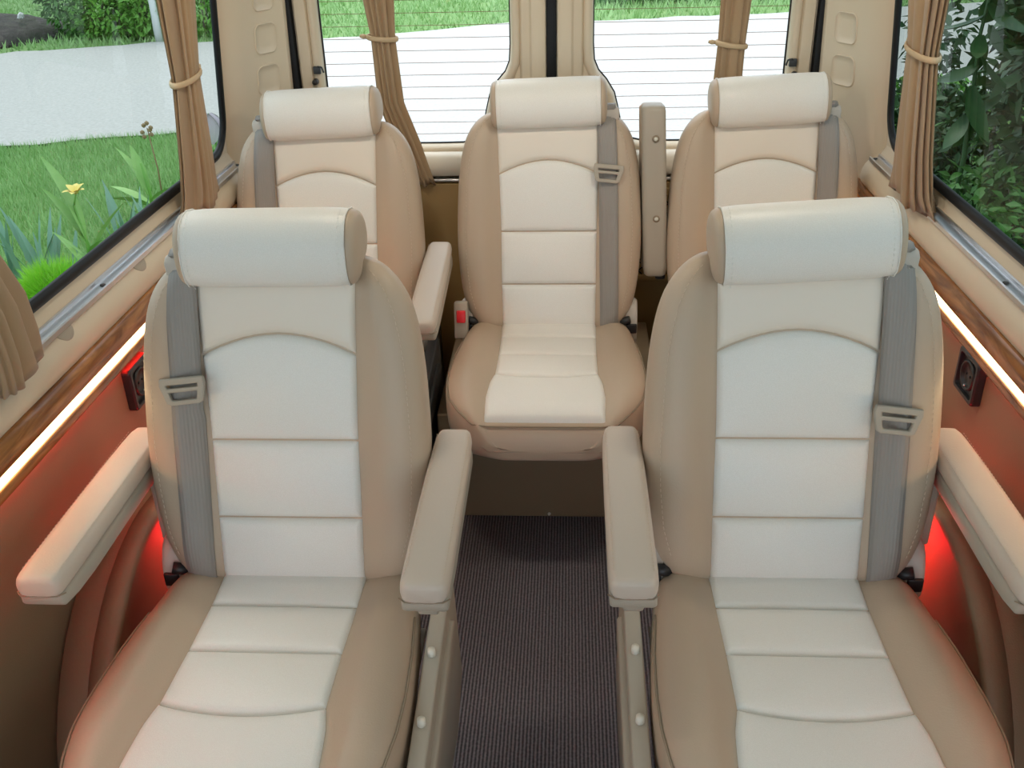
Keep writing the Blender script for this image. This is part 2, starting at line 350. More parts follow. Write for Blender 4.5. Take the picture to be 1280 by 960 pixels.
# ------------------------------------------------------------------ rear doors
def rear_door(s, n):
    root = bpy.data.objects.new('door_%d' % n, None); COL.objects.link(root); root['kind'] = 'structure'
    yd = 3.05
    inn = [(.712, 1.80), (.712, 1.00), (.708, .95), (.695, .92), (.67, .903), (.63, .898), (.50, .896), (.36, .896), (.285, .897), (.25, .905), (.225, .925), (.212, .955), (.203, 1.0), (.19, 1.05), (.165, 1.09), (.14, 1.118), (.126, 1.15), (.122, 1.2), (.122, 1.80)]
    outer = [(.782, 0), (.782, 1.92), (.012, 1.92), (.012, 0)]
    plate_with_hole('door_panel', outer, inn, lambda u, v: Vector((s*u, yd, v)), (0, .03, 0), M['shell'], root)
    # rounded reveal round the glass
    N = len(inn); b = MB(); rings = []
    loop = [Vector((s*u, yd, v)) for u, v in inn]
    for i in range(N):
        t = (loop[(i+1) % N]-loop[i-1]).normalized(); o = t.cross(Vector((0, 1, 0))).normalized()
        c = Vector((s*.45, yd, 1.35))
        if (loop[i]+o*.01-c).length < (loop[i]-c).length: o = -o
        rings.append([loop[i]+o*a+Vector((0, e, 0)) for a, e in ((.030, .002), (.024, -.010), (.014, -.016), (.005, -.012), (-.002, .004), (-.004, .03), (.03, .03))])
    vs = [p for r in rings for p in r]; K = 7
    fs = [(i*K+j, i*K+(j+1) % K, ((i+1) % N)*K+(j+1) % K, ((i+1) % N)*K+j) for i in range(N) for j in range(K)]
    b.add(vs, fs); b.build('window_frame', M['shell'], root)
    b = MB(); rings = []
    for i in range(N):
        t = (loop[(i+1) % N]-loop[i-1]).normalized(); o = t.cross(Vector((0, 1, 0))).normalized(); c = Vector((s*.45, yd, 1.35))
        if (loop[i]+o*.01-c).length < (loop[i]-c).length: o = -o
        rings.append([loop[i]-o*.002+Vector((0, .026, 0))+o*a+Vector((0, e, 0)) for a, e in ((.004, -.004), (-.005, -.004), (-.005, .004), (.004, .004))])
    vs = [p for r in rings for p in r]; K = 4
    fs = [(i*K+j, i*K+(j+1) % K, ((i+1) % N)*K+(j+1) % K, ((i+1) % N)*K+j) for i in range(N) for j in range(K)]
    b.add(vs, fs); b.build('seal', M['rubber'], root)
    # centre post of the door: a stepped vertical moulding beside the gap
    prof = [(.016, 3.05), (.018, 3.028), (.03, 3.022), (.060, 3.024), (.066, 3.034), (.09, 3.036), (.098, 3.05)]
    b = MB(); b.loft([[Vector((s*x, y, z)) for x, y in prof] for z in (.9, 1.4, 1.92)]); b.build('post_moulding', M['shell'], root, bevel=.002)
    # outer edge moulding
    prof = [(.735, 3.05), (.74, 3.03), (.772, 3.028), (.779, 3.05)]
    b = MB(); b.loft([[Vector((s*x, y, z)) for x, y in prof] for z in (.9, 1.4, 1.92)]); b.build('edge_moulding', M['shell'], root, bevel=.002)
    # trim below the glass: pale roll and a metal rail, ochre lining lower down
    prof = [(3.05, .885), (3.015, .880), (3.0, .868), (2.992, .845), (2.993, .825), (3.003, .812), (3.05, .808)]
    b = MB(); b.loft([[Vector((s*x, y, z)) for y, z in prof] for x in (.01, .4, .78)]); b.build('sill_roll', M['shell_light'], root, bevel=.002)
    box_obj('sill_rail', (s*.395, 3.005, .800), (.77, .03, .010), M['alu'], root, bevel=.002)
    box_obj('lining', (s*.395, 3.018, .40), (.77, .05, .78), M['ochre'], root, bevel=.004)
    # glass and its heater wires
    g = MB(); g.add([Vector((s*u, yd+.026, v)) for u, v in inn], [tuple(range(N))]); pane = g.build('pane', M['rearglass'], root, smooth=False)
    z = .93
    while z < 1.78:
        xi = float(np.interp(z, [.898, .905, .925, .955, 1.0, 1.05, 1.09, 1.118, 1.15, 1.2, 1.8], [.27, .25, .225, .212, .203, .19, .165, .14, .126, .122, .122]))
        b = MB(); b.box((s*(xi+.712)/2, yd+.024, z), (.712-xi, .0015, .0014)); b.build('heater_wire', M['wire'], pane, smooth=False)
        z += .0365
    return root
d1 = rear_door(-1, 1); d2 = rear_door(1, 2)
b = MB(); b.box((0, 3.035, 1.4), (.030, .012, 1.04)); struct(b.build('trim_3', M['rubber'], bevel=.003))
for s, n in ((-1, 4), (1, 5)):
    b = MB(); b.box((s*.793, 3.05, 1.0), (.024, .06, 1.84)); struct(b.build('trim_%d' % n, M['rubber'], bevel=.003))
# window stays by the outer edge of each rear door
for s, side in ((-1, 'left'), (1, 'right')):
    t = thing('window_stay', 'small dark window stay on the outer edge of the %s rear door' % side, 'latch', (s*.722, 3.03, 1.14), 'window stays of the rear doors')
    b = MB(); b.box((0, 0, 0), (.022, .014, .022)); b.tube([(0, 0, .008), (s*-.006, -.012, .012), (s*-.018, -.014, .010), (s*-.022, -.012, -.006)], .003, 8); b.build('bracket', M['blackmetal'], t, bevel=.002)
    b = MB(); b.tube([(s*.008, 0, -.034), (s*.008, -.02, -.034)], [.010, .008], 12); b.build('knob', M['darkplastic'], t)

# ------------------------------------------------------------------ curtains
def curtain(name, label, axis, keys, depth_c, nple=16, lean=None, seed=0, out=1, amp=.45):
    """keys: (z, centre along axis, half width, half depth); axis 'y' hangs on a side wall, 'x' on a rear door"""
    keys = sorted(keys); rnd = random.Random(seed); ph = [rnd.uniform(0, 6.28) for _ in range(4)]
    zs = np.linspace(keys[0][0], keys[-1][0], 46); NN = 192; rings = []
    K = np.array(keys)
    for z in zs:
        c = np.interp(z, K[:, 0], K[:, 1]); hw = np.interp(z, K[:, 0], K[:, 2]); hd = np.interp(z, K[:, 0], K[:, 3]); dc = np.interp(z, K[:, 0], K[:, 4])
        ring = []
        fl = min(1, max(0, (z-keys[0][0])/.05))
        for k in range(NN):
            a = 2*math.pi*k/NN
            a2 = a + .22*math.sin(2*a+ph[0]) + .12*math.sin(3*a+ph[1]+z*1.3)
            ple = 1 - amp*(0.5+.5*math.cos(nple*a2+ph[2]+.6*math.sin(z*5+ph[3])))**1.3*(.75+.25*math.sin(3*a+ph[0])) + (1-fl)*.10*math.sin(5*a+ph[3])
            u = c + hw*math.cos(a)*ple; v = dc + out*hd*math.sin(a)*ple
            zz = z + (1-fl)*(.010*math.sin(4*a+ph[1])) 
            ring.append(Vector((v, u, zz)) if axis == 'y' else Vector((u, v, zz)))
        rings.append(ring)
    c0 = Vector((K[0, 4], K[0, 1], keys[0][0])) if axis == 'y' else Vector((K[0, 1], K[0, 4], keys[0][0]))
    t = thing(name, label, 'curtain', c0, 'tan pleated curtains tied back at the windows')
    b = MB(); b.loft([[p-c0 for p in r] for r in rings]); b.build('cloth', M['curtain'], t)
    return t, c0, K
def tieback(t, c0, K, z, axis, extra=.004, tilt=0.0):
    c = np.interp(z, K[:, 0], K[:, 1]); hw = np.interp(z, K[:, 0], K[:, 2])+extra; hd = np.interp(z, K[:, 0], K[:, 3])+extra; dc = np.interp(z, K[:, 0], K[:, 4])
    ring = []; N = 40; P = 8; rings = []
    for k in range(N):
        a = 2*math.pi*k/N
        def pt(s): return (c+hw*s*math.cos(a), dc+hd*s*math.sin(a), z+tilt*math.cos(a))
        rr = []
        for j in range(P):
            q = 2*math.pi*j/P; p = pt(1+.10*math.cos(q)); p = (p[0], p[1], p[2]+.0075*math.sin(q))
            rr.append((Vector((p[1], p[0], p[2])) if axis == 'y' else Vector(p))-c0)
        rings.append(rr)
    b = MB(); vs = [p for r in rings for p in r]
    b.add(vs, [(i*P+j, i*P+(j+1) % P, ((i+1) % N)*P+(j+1) % P, ((i+1) % N)*P+j) for i in range(N) for j in range(P)])
    b.build('tieback', M['tie'], t)
    e = (c+hw*1.02, dc, z+tilt) if tilt >= 0 else (c-hw*1.02, dc, z-tilt)
    e = (Vector((e[1], e[0], e[2])) if axis == 'y' else Vector(e))-c0
    s = MB(); dirv = Vector((0, 1, .25)) if axis == 'y' else Vector((1 if tilt >= 0 else -1, 0, .1))
    s.tube([e, e+dirv*.012, e+dirv*.022], [.005, .007, .004], 8); s.build('tie_end', M['tie'], t)

def side_curtain(s, keys, label, ztie, seed, tilt=.006):
    ks = [(z, c, hw, hd, s*(dx)) for z, c, hw, hd, dx in keys]
    t, c0, K = curtain('curtain', label, 'y', ks, 0, seed=seed, out=s); tieback(t, c0, K, ztie, 'y', tilt=tilt)
side_curtain(-1, [(.915, 2.37, .125, .030, .905), (.96, 2.375, .110, .028, .898), (1.05, 2.365, .098, .026, .887), (1.245, 2.36, .074, .022, .875), (1.40, 2.35, .098, .026, .862), (1.78, 2.33, .16, .032, .83)],
             'tan pleated curtain tied back near the rear corner of the left side window', 1.245, 3)
side_curtain(-1, [(.915, 1.40, .130, .030, .905), (.96, 1.395, .120, .028, .898), (1.05, 1.375, .115, .026, .887), (1.245, 1.31, .07, .022, .875), (1.40, 1.30, .10, .026, .862), (1.78, 1.29, .16, .032, .83)],
             'tan pleated curtain at the front of the left side window, cut by the photo edge', 1.245, 5)
side_curtain(1, [(.925, 2.36, .150, .034, .905), (.96, 2.365, .130, .030, .898), (1.05, 2.365, .112, .028, .887), (1.275, 2.375, .086, .024, .872), (1.40, 2.37, .112, .028, .862), (1.78, 2.35, .17, .032, .83)],
             'tan pleated curtain tied back on the right side window', 1.275, 8)
def rear_curtain(keys, label, ztie, seed, tilt=-.004):
    ks = [(z, c, hw, hd*1.5, y-.008) for z, c, hw, hd, y in keys]
    t, c0, K = curtain('curtain', label, 'x', ks, 0, nple=10, seed=seed, amp=.60); tieback(t, c0, K, ztie, 'x', tilt=tilt)
rear_curtain([(.80, -.405, .034, .016, 2.982), (.83, -.415, .034, .017, 2.982), (.93, -.452, .044, .02, 2.98), (1.05, -.492, .043, .02, 2.978), (1.24, -.500, .040, .02, 2.976), (1.34, -.505, .050, .024, 2.976), (1.75, -.53, .09, .03, 2.976)],
             'tan pleated curtain gathered across the left rear door window', 1.24, 12)
rear_curtain([(.80, .515, .036, .016, 2.982), (.93, .52, .044, .02, 2.98), (1.05, .522, .043, .02, 2.978), (1.205, .526, .040, .02, 2.976), (1.34, .530, .044, .024, 2.976), (1.75, .56, .09, .03, 2.976)],
             'tan pleated curtain gathered across the right rear door window', 1.205, 15, tilt=-.006)

# ------------------------------------------------------------------ seats
ZS = .48; REC = R(14.5); CR, SR = math.cos(REC), math.sin(REC)
def BP(x, L, n): return Vector((x, L*SR - n*CR, ZS + L*CR + n*SR))
WT = [(-.045, .150), (-.03, .195), (0, .222), (.04, .243), (.10, .260), (.18, .268), (.27, .270), (.40, .264), (.47, .256), (.52, .245), (.555, .230), (.582, .211), (.600, .188), (.610, .160)]
DT = [(-.045, .05), (-.02, .085), (.05, .10), (.3, .105), (.5, .095), (.58, .075), (.61, .05)]
NT = [(-.045, -.035), (-.03, -.012), (0, 0), (.55, 0), (.58, -.004), (.60, -.016), (.61, -.03)]      # front surface setback at the ends
PW = [(-.05, .138), (.12, .140), (.3, .140), (.5, .146), (.62, .150)]
BB = [(-.045, 0), (.0, .012), (.06, .022), (.3, .026), (.5, .022), (.57, .010), (.61, 0)]
def sect(wd, p, base, bump, D, r_out=.05):
    """half section from the centre outwards: list of (x, height) for front then back"""
    p = min(p, wd*.86); e = wd-p
    pts = [(0, base-.004), (p*.5, base-.004), (p*.9, base-.004), (p-.003, base-.004)]
    fr = .52
    for f in (.02, .10, .22, .36, .52, .66, .79, .90, .97, 1.0):
        h = bump*smooth(f/.42)
        if f > fr: q = (f-fr)/(1-fr); h -= min(r_out, D*.45)*(1-math.sqrt(max(0, 1-q*q)))
        pts.append((p+e*f, base+h))
    back = []
    for q in (0, .35, .7, 1.0):
        a = q*math.pi/2; rr = min(.035, wd*.3)
        back.append((wd-rr*(1-math.cos(a))-.002, base-D+rr-rr*math.sin(a)))
    back.append((wd*.4, base-D))
    return pts, back
def ring_from(pts, back, fn):
    right = pts+back; left = [(-x, h) for x, h in reversed(right) if x > 1e-6]
    return [fn(x, h) for x, h in right]+[fn(x, h) for x, h in left]
def Fback(x, L):
    wd = interp(WT, L); p = min(interp(PW, L), wd*.86); base = interp(NT, L); bump = interp(BB, L); ax = abs(x)
    if ax < p: return base
    f = (ax-p)/max(1e-4, wd-p); h = bump*smooth(f/.42)
    if f > .52: q = min(1, (f-.52)/.48); h -= .045*(1-math.sqrt(max(0, 1-q*q)))
    return base+h
def pillow(name, fn, m, parent, na=18, nb=14, edge=.013, h0=-.007, h1=.006, size=(.28, .14), label=None, swell=.003):
    """fn(a, b, h): a, b in 0..1 -> point; a raised pad that dips into a seam all round"""
    def par(n, ln):
        e = min(.3, edge/ln); inner = np.linspace(e, 1-e, n-5)
        return np.concatenate([[0, e*.15, e*.5], inner, [1-e*.5, 1-e*.15, 1]])
    A = par(na, size[0]); B = par(nb, size[1]); vs = []
    for bb in B:
        for a in A:
            d = min(a*size[0], (1-a)*size[0], bb*size[1], (1-bb)*size[1]); t = min(1, d/edge)
            h = h0+(h1-h0)*math.sqrt(1-(1-t)**2) + swell*math.sin(math.pi*a)*math.sin(math.pi*bb)
            vs.append(fn(a, bb, h))
    n = len(A); fs = [(j*n+i, j*n+i+1, (j+1)*n+i+1, (j+1)*n+i) for j in range(len(B)-1) for i in range(n-1)]
    return link_mesh(name, vs, fs, m, parent, label=label)

# cushion tables
CW = [(-.575, .135), (-.570, .155), (-.555, .180), (-.53, .208), (-.50, .232), (-.45, .256), (-.38, .268), (-.30, .270), (-.2, .266), (-.1, .256), (0, .243), (.06, .23)]
CZ = [(-.575, -.085), (-.570, -.055), (-.555, -.025), (-.53, -.007), (-.50, .0), (-.35, .004), (-.2, -.004), (-.08, -.010), (0, -.006), (.06, -.02)]
CBm = [(-.575, 0), (-.55, .004), (-.50, .012), (-.40, .022), (-.15, .024), (-.03, .018), (.06, .008)]
CP = [(-.60, .150), (-.54, .152), (-.45, .155), (-.38, .150), (-.33, .139), (-.2, .138), (.06, .141)]
def Fcush(x, y):
    wd = interp(CW, y); p = min(interp(CP, y), wd*.86); base = interp(CZ, y); bump = interp(CBm, y); ax = abs(x)
    if ax < p: return base
    f = (ax-p)/(wd-p); h = bump*smooth(f/.42)
    if f > .52: q = min(1, (f-.52)/.48); h -= .05*(1-math.sqrt(max(0, 1-q*q)))
    return base+h

def stitches(name, pts, normals, parent, m, ln=.0065, w=.0016, gap=.0042, lift=.0012):
    """dashes along a path"""
    b = MB(); pts = [Vector(p) for p in pts]; acc = 0; nxt = 0
    for i in range(len(pts)-1):
        seg = pts[i+1]-pts[i]; L = seg.length
        if L < 1e-6: continue
        t = seg/L
        while nxt < acc+L:
            p = pts[i]+t*(nxt-acc); n = Vector(normals[i]).normalized(); s = t.cross(n).normalized()
            c = p+n*lift; a = t*ln/2; q = s*w/2; u = n*w*.5
            b.add([c-a-q, c+a-q, c+a+q, c-a+q, c-a*.8+u, c+a*.8+u], [(0, 1, 5, 4), (2, 3, 4, 5), (1, 2, 5), (3, 0, 4)])
            nxt += ln+gap
        acc += L
    return b.build(name, m, parent, kind='stuff', smooth=False)

def rot_n(x, L, ang, L0=.63):
    return x*math.cos(ang)-(L-L0)*math.sin(ang), L0+x*math.sin(ang)+(L-L0)*math.cos(ang)

def make_seat(label, loc, belt_side, arms=(), raised=None, head_tilt=0, rz=0, buckle_L=.385, buckle_side=0, dark_bracket=False, arm_pitch=0, panel_sides=(), buckle_visible=True):
    T = thing('passenger_seat', label, 'seat', (loc[0], loc[1], 0), 'cream and beige leather seats', rz)
    if panel_sides: T['aisle'] = panel_sides[0]
    # backrest shell
    Ls = [-.045, -.04, -.03, -.012, .01, .04, .08, .13, .20, .27, .34, .40, .45, .49, .525, .55, .57, .587, .600, .607, .610]
    rings = []
    for L in Ls:
        pts, back = sect(interp(WT, L), interp(PW, L), interp(NT, L), interp(BB, L), interp(DT, L))
        rings.append(ring_from(pts, back, lambda x, h, L=L: BP(x, L, h)))
    b = MB(); b.loft(rings); br = b.build('backrest', M['beige'], T, sub=1)
    # stitch lines on the outer bolsters
    for s in (-1, 1):
        path, nr = [], []
        for L in np.linspace(.05, .592, 60):
            x = s*(interp(WT, L)-.030); path.append(BP(x, L, Fback(x, L)+.0005)); nr.append(BP(s*.3, 0, 1)-BP(0, 0, 0))
        stitches('stitching', path, nr, br, M['thread'])
    # centre panels, bottom to top
    def bfn(lo, hi, arch=0, arch_lo=0):
        def f(a, bb, h):
            s = 2*a-1
            l0 = lo - arch_lo*abs(s)**1.9; l1 = hi - arch*abs(s)**1.9
            L = l0+(l1-l0)*bb; x = s*(interp(PW, L)-.0005)
            return BP(x, L, interp(NT, L)+h)
        return f
    pillow('back_panel', bfn(-.02, .116), M['cream'], T, size=(.28, .135), swell=.010)
    pillow('back_panel', bfn(.118, .270), M['cream'], T, size=(.28, .15), swell=.010)
    pillow('back_panel', bfn(.272, .472, .040), M['cream'], T, size=(.28, .19), swell=.008, nb=18)
    pillow('back_panel', bfn(.474, .605, 0, .040), M['yoke'], T, size=(.28, .12), label='warmer cream yoke panel under the headrest')
    # headrest: rolled pillow over the top
    sec = [(.010, .560), (.030, .561), (.046, .572), (.058, .595), (.064, .625), (.062, .650), (.053, .673), (.036, .689), (.012, .698), (-.018, .699), (-.046, .692), (-.066, .676), (-.077, .655), (-.076, .632), (-.064, .610), (-.045, .600), (-.015, .592), (.0, .575)]
    H0, hw = .636, .145
    def hp(x, n, L): xx, LL = rot_n(x, L, head_tilt); return BP(xx, LL, n)
    rings = []
    for x in np.linspace(-hw, hw, 13):
        k = 1 - .05*(abs(x)/hw)**10
        rings.append([hp(x, (n)*k, H0+(L-H0)*k) for n, L in sec])
    b = MB(); b.loft(rings, caps=False); hd = b.build('headrest', M['cream'], T, sub=1)
    for s in (-1, 1):
        rings = []
        for dx, k in ((-.006, .93), (.0, .952), (.007, .93), (.013, .86), (.017, .70), (.019, .4), (.0195, .1)):
            rings.append([hp(s*(hw+dx), n*k-.006*(1-k), H0+(L-H0)*k) for n, L in sec])
        b = MB(); b.loft(rings); b.build('end_cap', M['beige'], hd, sub=1)
        ring = [hp(s*(hw-.001), n*.962, H0+(L-H0)*.962) for n, L in sec]
        b = MB(); b.tube(ring+[ring[0]], .0012, 6); b.build('piping', M['cream'], hd)
        path = [hp(s*(hw-.012), n*1.0, H0+(L-H0)*1.0) for n, L in sec[1:9]]
        nr = [BP(0, (L-H0), n)-BP(0, 0, 0) for n, L in sec[1:9]]
        fine, fnr = [], []
        for i in range(len(path)-1):
            for q in range(4): fine.append(path[i].lerp(path[i+1], q/4)); fnr.append(nr[i].lerp(nr[i+1], q/4))
        stitches('stitching', fine, fnr, hd, M['cream'], ln=.005, w=.0014, lift=.0006)
    # cushion
    ys = [.06, .045, .02, -.02, -.06, -.11, -.17, -.23, -.29, -.34, -.38, -.42, -.455, -.485, -.51, -.53, -.545, -.557, -.566, -.572, -.575]
    rings = []
    for y in ys:
        z = interp(CZ, y); bt = -.135 if y > -.5 else -.135+.02*smooth((-.5-y)/.075)
        pts, back = sect(interp(CW, y), interp(CP, y), z, interp(CBm, y), z-bt)
        rings.append(ring_from(pts, back, lambda x, h, y=y: Vector((x, y, ZS+h))))
    b = MB(); b.loft(rings); cu = b.build('cushion', M['beige'], T, sub=1)
    def cfn(y0, y1, bow0=0, bow1=0):
        def f(a, bb, h):
            s = 2*a-1; q0 = y0 - bow0*(1-abs(s)**2); q1 = y1 - bow1*(1-abs(s)**2)
            y = q0+(q1-q0)*bb; x = s*(interp(CP, y)-.0005)
            return Vector((x, y, ZS+interp(CZ, y)+h))
        return f
    pillow('cushion_panel', cfn(.05, -.080), M['cream'], T, size=(.28, .13), swell=.004)
    pillow('cushion_panel', cfn(-.081, -.205), M['cream'], T, size=(.28, .12), swell=.006)
    pillow('cushion_panel', cfn(-.206, -.332, 0, .022), M['cream'], T, size=(.28, .14), swell=.006)
    pillow('cushion_panel', cfn(-.333, -.545, .022, 0), M['cream'], T, size=(.30, .20), swell=.006, nb=20)
    # welt along the front edge of the cushion
    half = [(x, -.556) for x in np.linspace(0, .140, 8)]
    for y in list(np.linspace(-.556, -.50, 8))[1:]+list(np.linspace(-.49, -.10, 24)): half.append((interp(CW, y)-.007, y))
    full = [(-x, y) for x, y in reversed(half[1:])]+half
    path = [Vector((x, y-.001, ZS+Fcush(x, y)+.001)) for x, y in full]
    b = MB(); b.tube(path, .0022, 6); b.build('welt', M['seam'], cu)
    # seat belt
    s = belt_side; xc = s*.170; hwid = .0265
    prs = []
    for L, xo in [(-.03, .178), (.05, .177), (.15, .175), (.3, .172), (.45, .168), (.54, .165), (.585, .163), (.608, .162), (.622, .162)]:
        prs.append((L, s*xo))
    rings = []
    Lx = list(np.linspace(-.03, .60, 34))
    def belt_ring(L, x, n_extra=0, n_fix=None):
        r = []
        xs = [x+hwid*q for q in (-1, -.5, 0, .5, 1)]
        fs = [max(Fback(q, L)+.004, .0125 if abs(q) < interp(PW, L)+.004 else -1) for q in xs]
        lin = [fs[0]+(fs[-1]-fs[0])*k/4 for k in range(5)]
        nn = [max(a, c) for a, c in zip(fs, lin)]
        if n_fix is not None: nn = [n_fix]*5
        return [BP(q, L, h) for q, h in zip(xs, nn)]+[BP(q, L, h-.0022) for q, h in reversed(list(zip(xs, nn)))]
    for L in Lx: rings.append(belt_ring(L, float(np.interp(L, [p[0] for p in prs], [p[1] for p in prs]))))
    for L, n in ((.615, .004), (.625, -.008), (.628, -.025), (.620, -.045), (.60, -.07)): rings.append(belt_ring(L, s*.162, n_fix=n))
    b = MB(); b.loft(rings); sb = b.build('seat_belt', M['web'], T)
    # adjuster plate on the belt
    if buckle_visible:
        L0 = buckle_L; x0 = float(np.interp(L0, [p[0] for p in prs], [p[1] for p in prs])); ang = R(6)*(-s)
        n0 = max(Fback(x0+hwid, L0), Fback(x0-hwid, L0), .01)+.010
        b = MB()
        fr_out = [(-.041, .024), (.041, .024), (.043, .012), (.034, -.022), (.026, -.026), (-.026, -.026), (-.034, -.022), (-.043, .012)]
        slots = [[(-.030, .012), (.030, .012), (.029, .006), (-.029, .006)], [(-.027, -.002), (.027, -.002), (.0235, -.017), (-.0235, -.017)]]
        bm = bmesh.new()
        for loop in [fr_out]+slots:
            vv = [bm.verts.new((u, v, 0)) for u, v in loop]
            for i in range(len(vv)): bm.edges.new((vv[i], vv[(i+1) % len(vv)]))
        bmesh.ops.triangle_fill(bm, use_beauty=True, edges=bm.edges[:], normal=(0, 0, 1))
        r = bmesh.ops.extrude_face_region(bm, geom=bm.faces[:]); ext = {e for e in r['geom'] if isinstance(e, bmesh.types.BMVert)}
        for v in bm.verts:
            u, q = v.co.x, v.co.y; uu = u*math.cos(ang)-q*math.sin(ang); vv = u*math.sin(ang)+q*math.cos(ang)
            v.co = BP(x0+uu, L0+vv, n0+(0.0055 if v in ext else -.005))
        bmesh.ops.recalc_face_normals(bm, faces=bm.faces[:])
        me = bpy.data.meshes.new('buckle_plate'); bm.to_mesh(me); bm.free(); me.materials.append(M['plastic'])
        o = bpy.data.objects.new('buckle_plate', me); COL.objects.link(o); o.parent = sb
        bv = o.modifiers.new('bevel', 'BEVEL'); bv.width = .0022; bv.segments = 2; bv.limit_method = 'ANGLE'; bv.angle_limit = R(40)
    # belt guide on the shoulder
    b = MB(); rings = []
    for L, n0, n1, hwx in ((.575, -.055, -.004, .033), (.60, -.058, .0, .035), (.614, -.050, -.004, .033), (.619, -.038, -.014, .026)):
        rings.append([BP(s*.165+hwx, L, n0), BP(s*.165+hwx, L, n1), BP(s*.165-hwx, L, n1), BP(s*.165-hwx, L, n0)])
    b.loft(rings); b.build('belt_guide', M['lightplastic'], T, bevel=.004)
    # recliner covers beside the crease
    for sd in (-1, 1):
        x0 = sd*.243; b = MB(); pr = []
        for k in range(20):
            a = 2*math.pi*k/20; pr.append((.050+.048*math.cos(a), -.03+.055*math.sin(a)+(.035 if math.sin(a) > 0 else 0)*math.sin(a)))
        b.loft([[Vector((x0+sd*o, y*k, ZS+z*k)) for y, z in pr] for o, k in ((-.016, 1.0), (.012, 1.0), (.018, .92))])
        rc = b.build('recliner_cover', M['lightplastic'], T)
        box_obj('slot', (x0+sd*.002, .004, ZS-.018), (.030, .012, .03), M['darkplastic'], rc, bevel=.003)
        b = MB(); b.tube([(sd*.205, .03, ZS-.02), (sd*.222, .005, ZS+.006), (sd*.238, .0, ZS+.012)], .012, 8); b.build('recliner_rod', M['darkplastic'], T)
    # red-button buckle
    if buckle_side:
        sd = buckle_side; b = MB(); b.box((sd*.258, -.018, ZS+.02), (.040, .034, .11), Matrix.Rotation(R(-15), 3, 'X'))
        bk = b.build('belt_buckle', M['plastic'], T, bevel=.005)
        b = MB(); b.box((sd*.256, -.040, ZS+.040), (.026, .012, .036), Matrix.Rotation(R(-15), 3, 'X')); b.build('release_button', M['red'], bk, bevel=.003, label='red release button')
    # armrests
    for sd in arms:
        make_arm(T, sd, arm_pitch)
    if raised: make_raised_arm(T, raised)
    # side panels on the aisle side
    for sd in panel_sides:
        m = M['blackmetal'] if dark_bracket else M['plastic']
        pr = [(.02, -.02), (.0, .0), (-.12, -.012), (-.30, -.035), (-.50, -.06), (-.55, -.10), (-.56, -.30), (-.05, -.36), (.06, -.30)]
        b = MB(); b.loft([[Vector((sd*(x), y*k, ZS+z)) for y, z in pr] for x, k in ((.276, 1), (.300, 1), (.306, .985))]); sp = b.build('side_panel', m, T, bevel=.004)
        rg = [(-.06, -.05), (-.16, -.055), (-.52, -.11), (-.53, -.14), (-.2, -.12), (-.07, -.10)]
        b = MB(); b.loft([[Vector((sd*x, y, ZS+z)) for y, z in rg] for x in (.300, .316)]); b.build('rib', m, sp, bevel=.005)
        if not dark_bracket:
            for y, z in ((-.185, -.012), (-.325, -.030)):
                b = MB(); b.tube([(sd*.290, y, ZS+z-.012), (sd*.290, y, ZS+z+.004)], [.008, .007], 12); b.build('screw_cap', M['screw'], sp)
    # pedestal
    pr = [(-.21, .0), (-.21, .30), (-.25, .345), (-.25, .352), (.25, .352), (.25, .345), (.21, .30), (.21, 0)]
    if loc[1] < 2:
        b = MB(); b.loft([[Vector((x, y, z)) for x, z in pr] for y in (-.42, 0.0)]); b.build('pedestal', M['plastic'], T, bevel=.006)
    return T

def make_arm(T, sd, pitch=0):
    x0 = sd*.306; L0, L1 = -.302, .175; zt = .712
    piv = Vector((x0, .12, .66)); rot = Matrix.Rotation(pitch, 3, 'X')
    def tf(p): return piv + rot @ (Vector(p)-piv)
    def body(w0, zlo, zhi, y0, y1, front_drop, rtop, n=4):
        ring = rrect(0, 0, w0, zhi-zlo, rtop, 4); rings = []
        for y, k, dz in ((y0, .72, -.004), (y0+.006, .90, -.001), (y0+.018, 1, 0), (y0+.06, 1, 0), ((y0+y1)/2, 1, .0), (y1-.10, .97, 0), (y1-.012, .90, 0), (y1, .74, 0)):
            rings.append([tf((x0+u*k, y, (zlo+zhi)/2+v*(k if k < .9 else 1)+dz)) for u, v in ring])
        return rings
    b = MB(); b.loft(body(.079, .672, zt, L0, L1, 0, .016)); arm = b.build('armrest', M['armleather'], T, sub=1)
    b = MB(); ring = rrect(0, 0, .074, .036, .008, 3); rings = []
    for y, zc, k, kv in ((L0+.006, .668, .88, .6), (L0+.012, .665, 1, .75), (L0+.05, .660, 1, .95), (L0+.11, .657, 1, 1), (L1-.03, .657, .95, 1), (L1-.005, .657, .8, 1)):
        rings.append([tf((x0+u*k, y, zc+v*kv)) for u, v in ring])
    b.loft(rings); b.build('arm_base', M['plastic'], arm)
    for q in (-1, 1):
        path = [tf((x0+q*.031, y, zt-.0008)) for y in np.linspace(L0+.03, L1-.03, 40)]
        stitches('stitching', path, [rot @ Vector((0, 0, 1))]*40, arm, M['thread'], ln=.005, w=.0013, lift=.0006)
    path = [tf((x0+a*.040, L0+.002 if abs(a) < .85 else L0+.012, .677)) for a in np.linspace(-1, 1, 9)]
    b = MB(); b.tube(path, .0012, 5); b.build('seam', M['seam'], arm)
    mk = M['plastic'] if T.location.y < 2 else M['blackmetal']
    if T.get('aisle') == sd: box_obj('arm_pivot', (x0-sd*.004, L0+.075, .628), (.036, .045, .045), mk, T, bevel=.006)
    box_obj('arm_bracket', (x0-sd*.022, .13, .57), (.03, .06, .18), mk, T, bevel=.006)

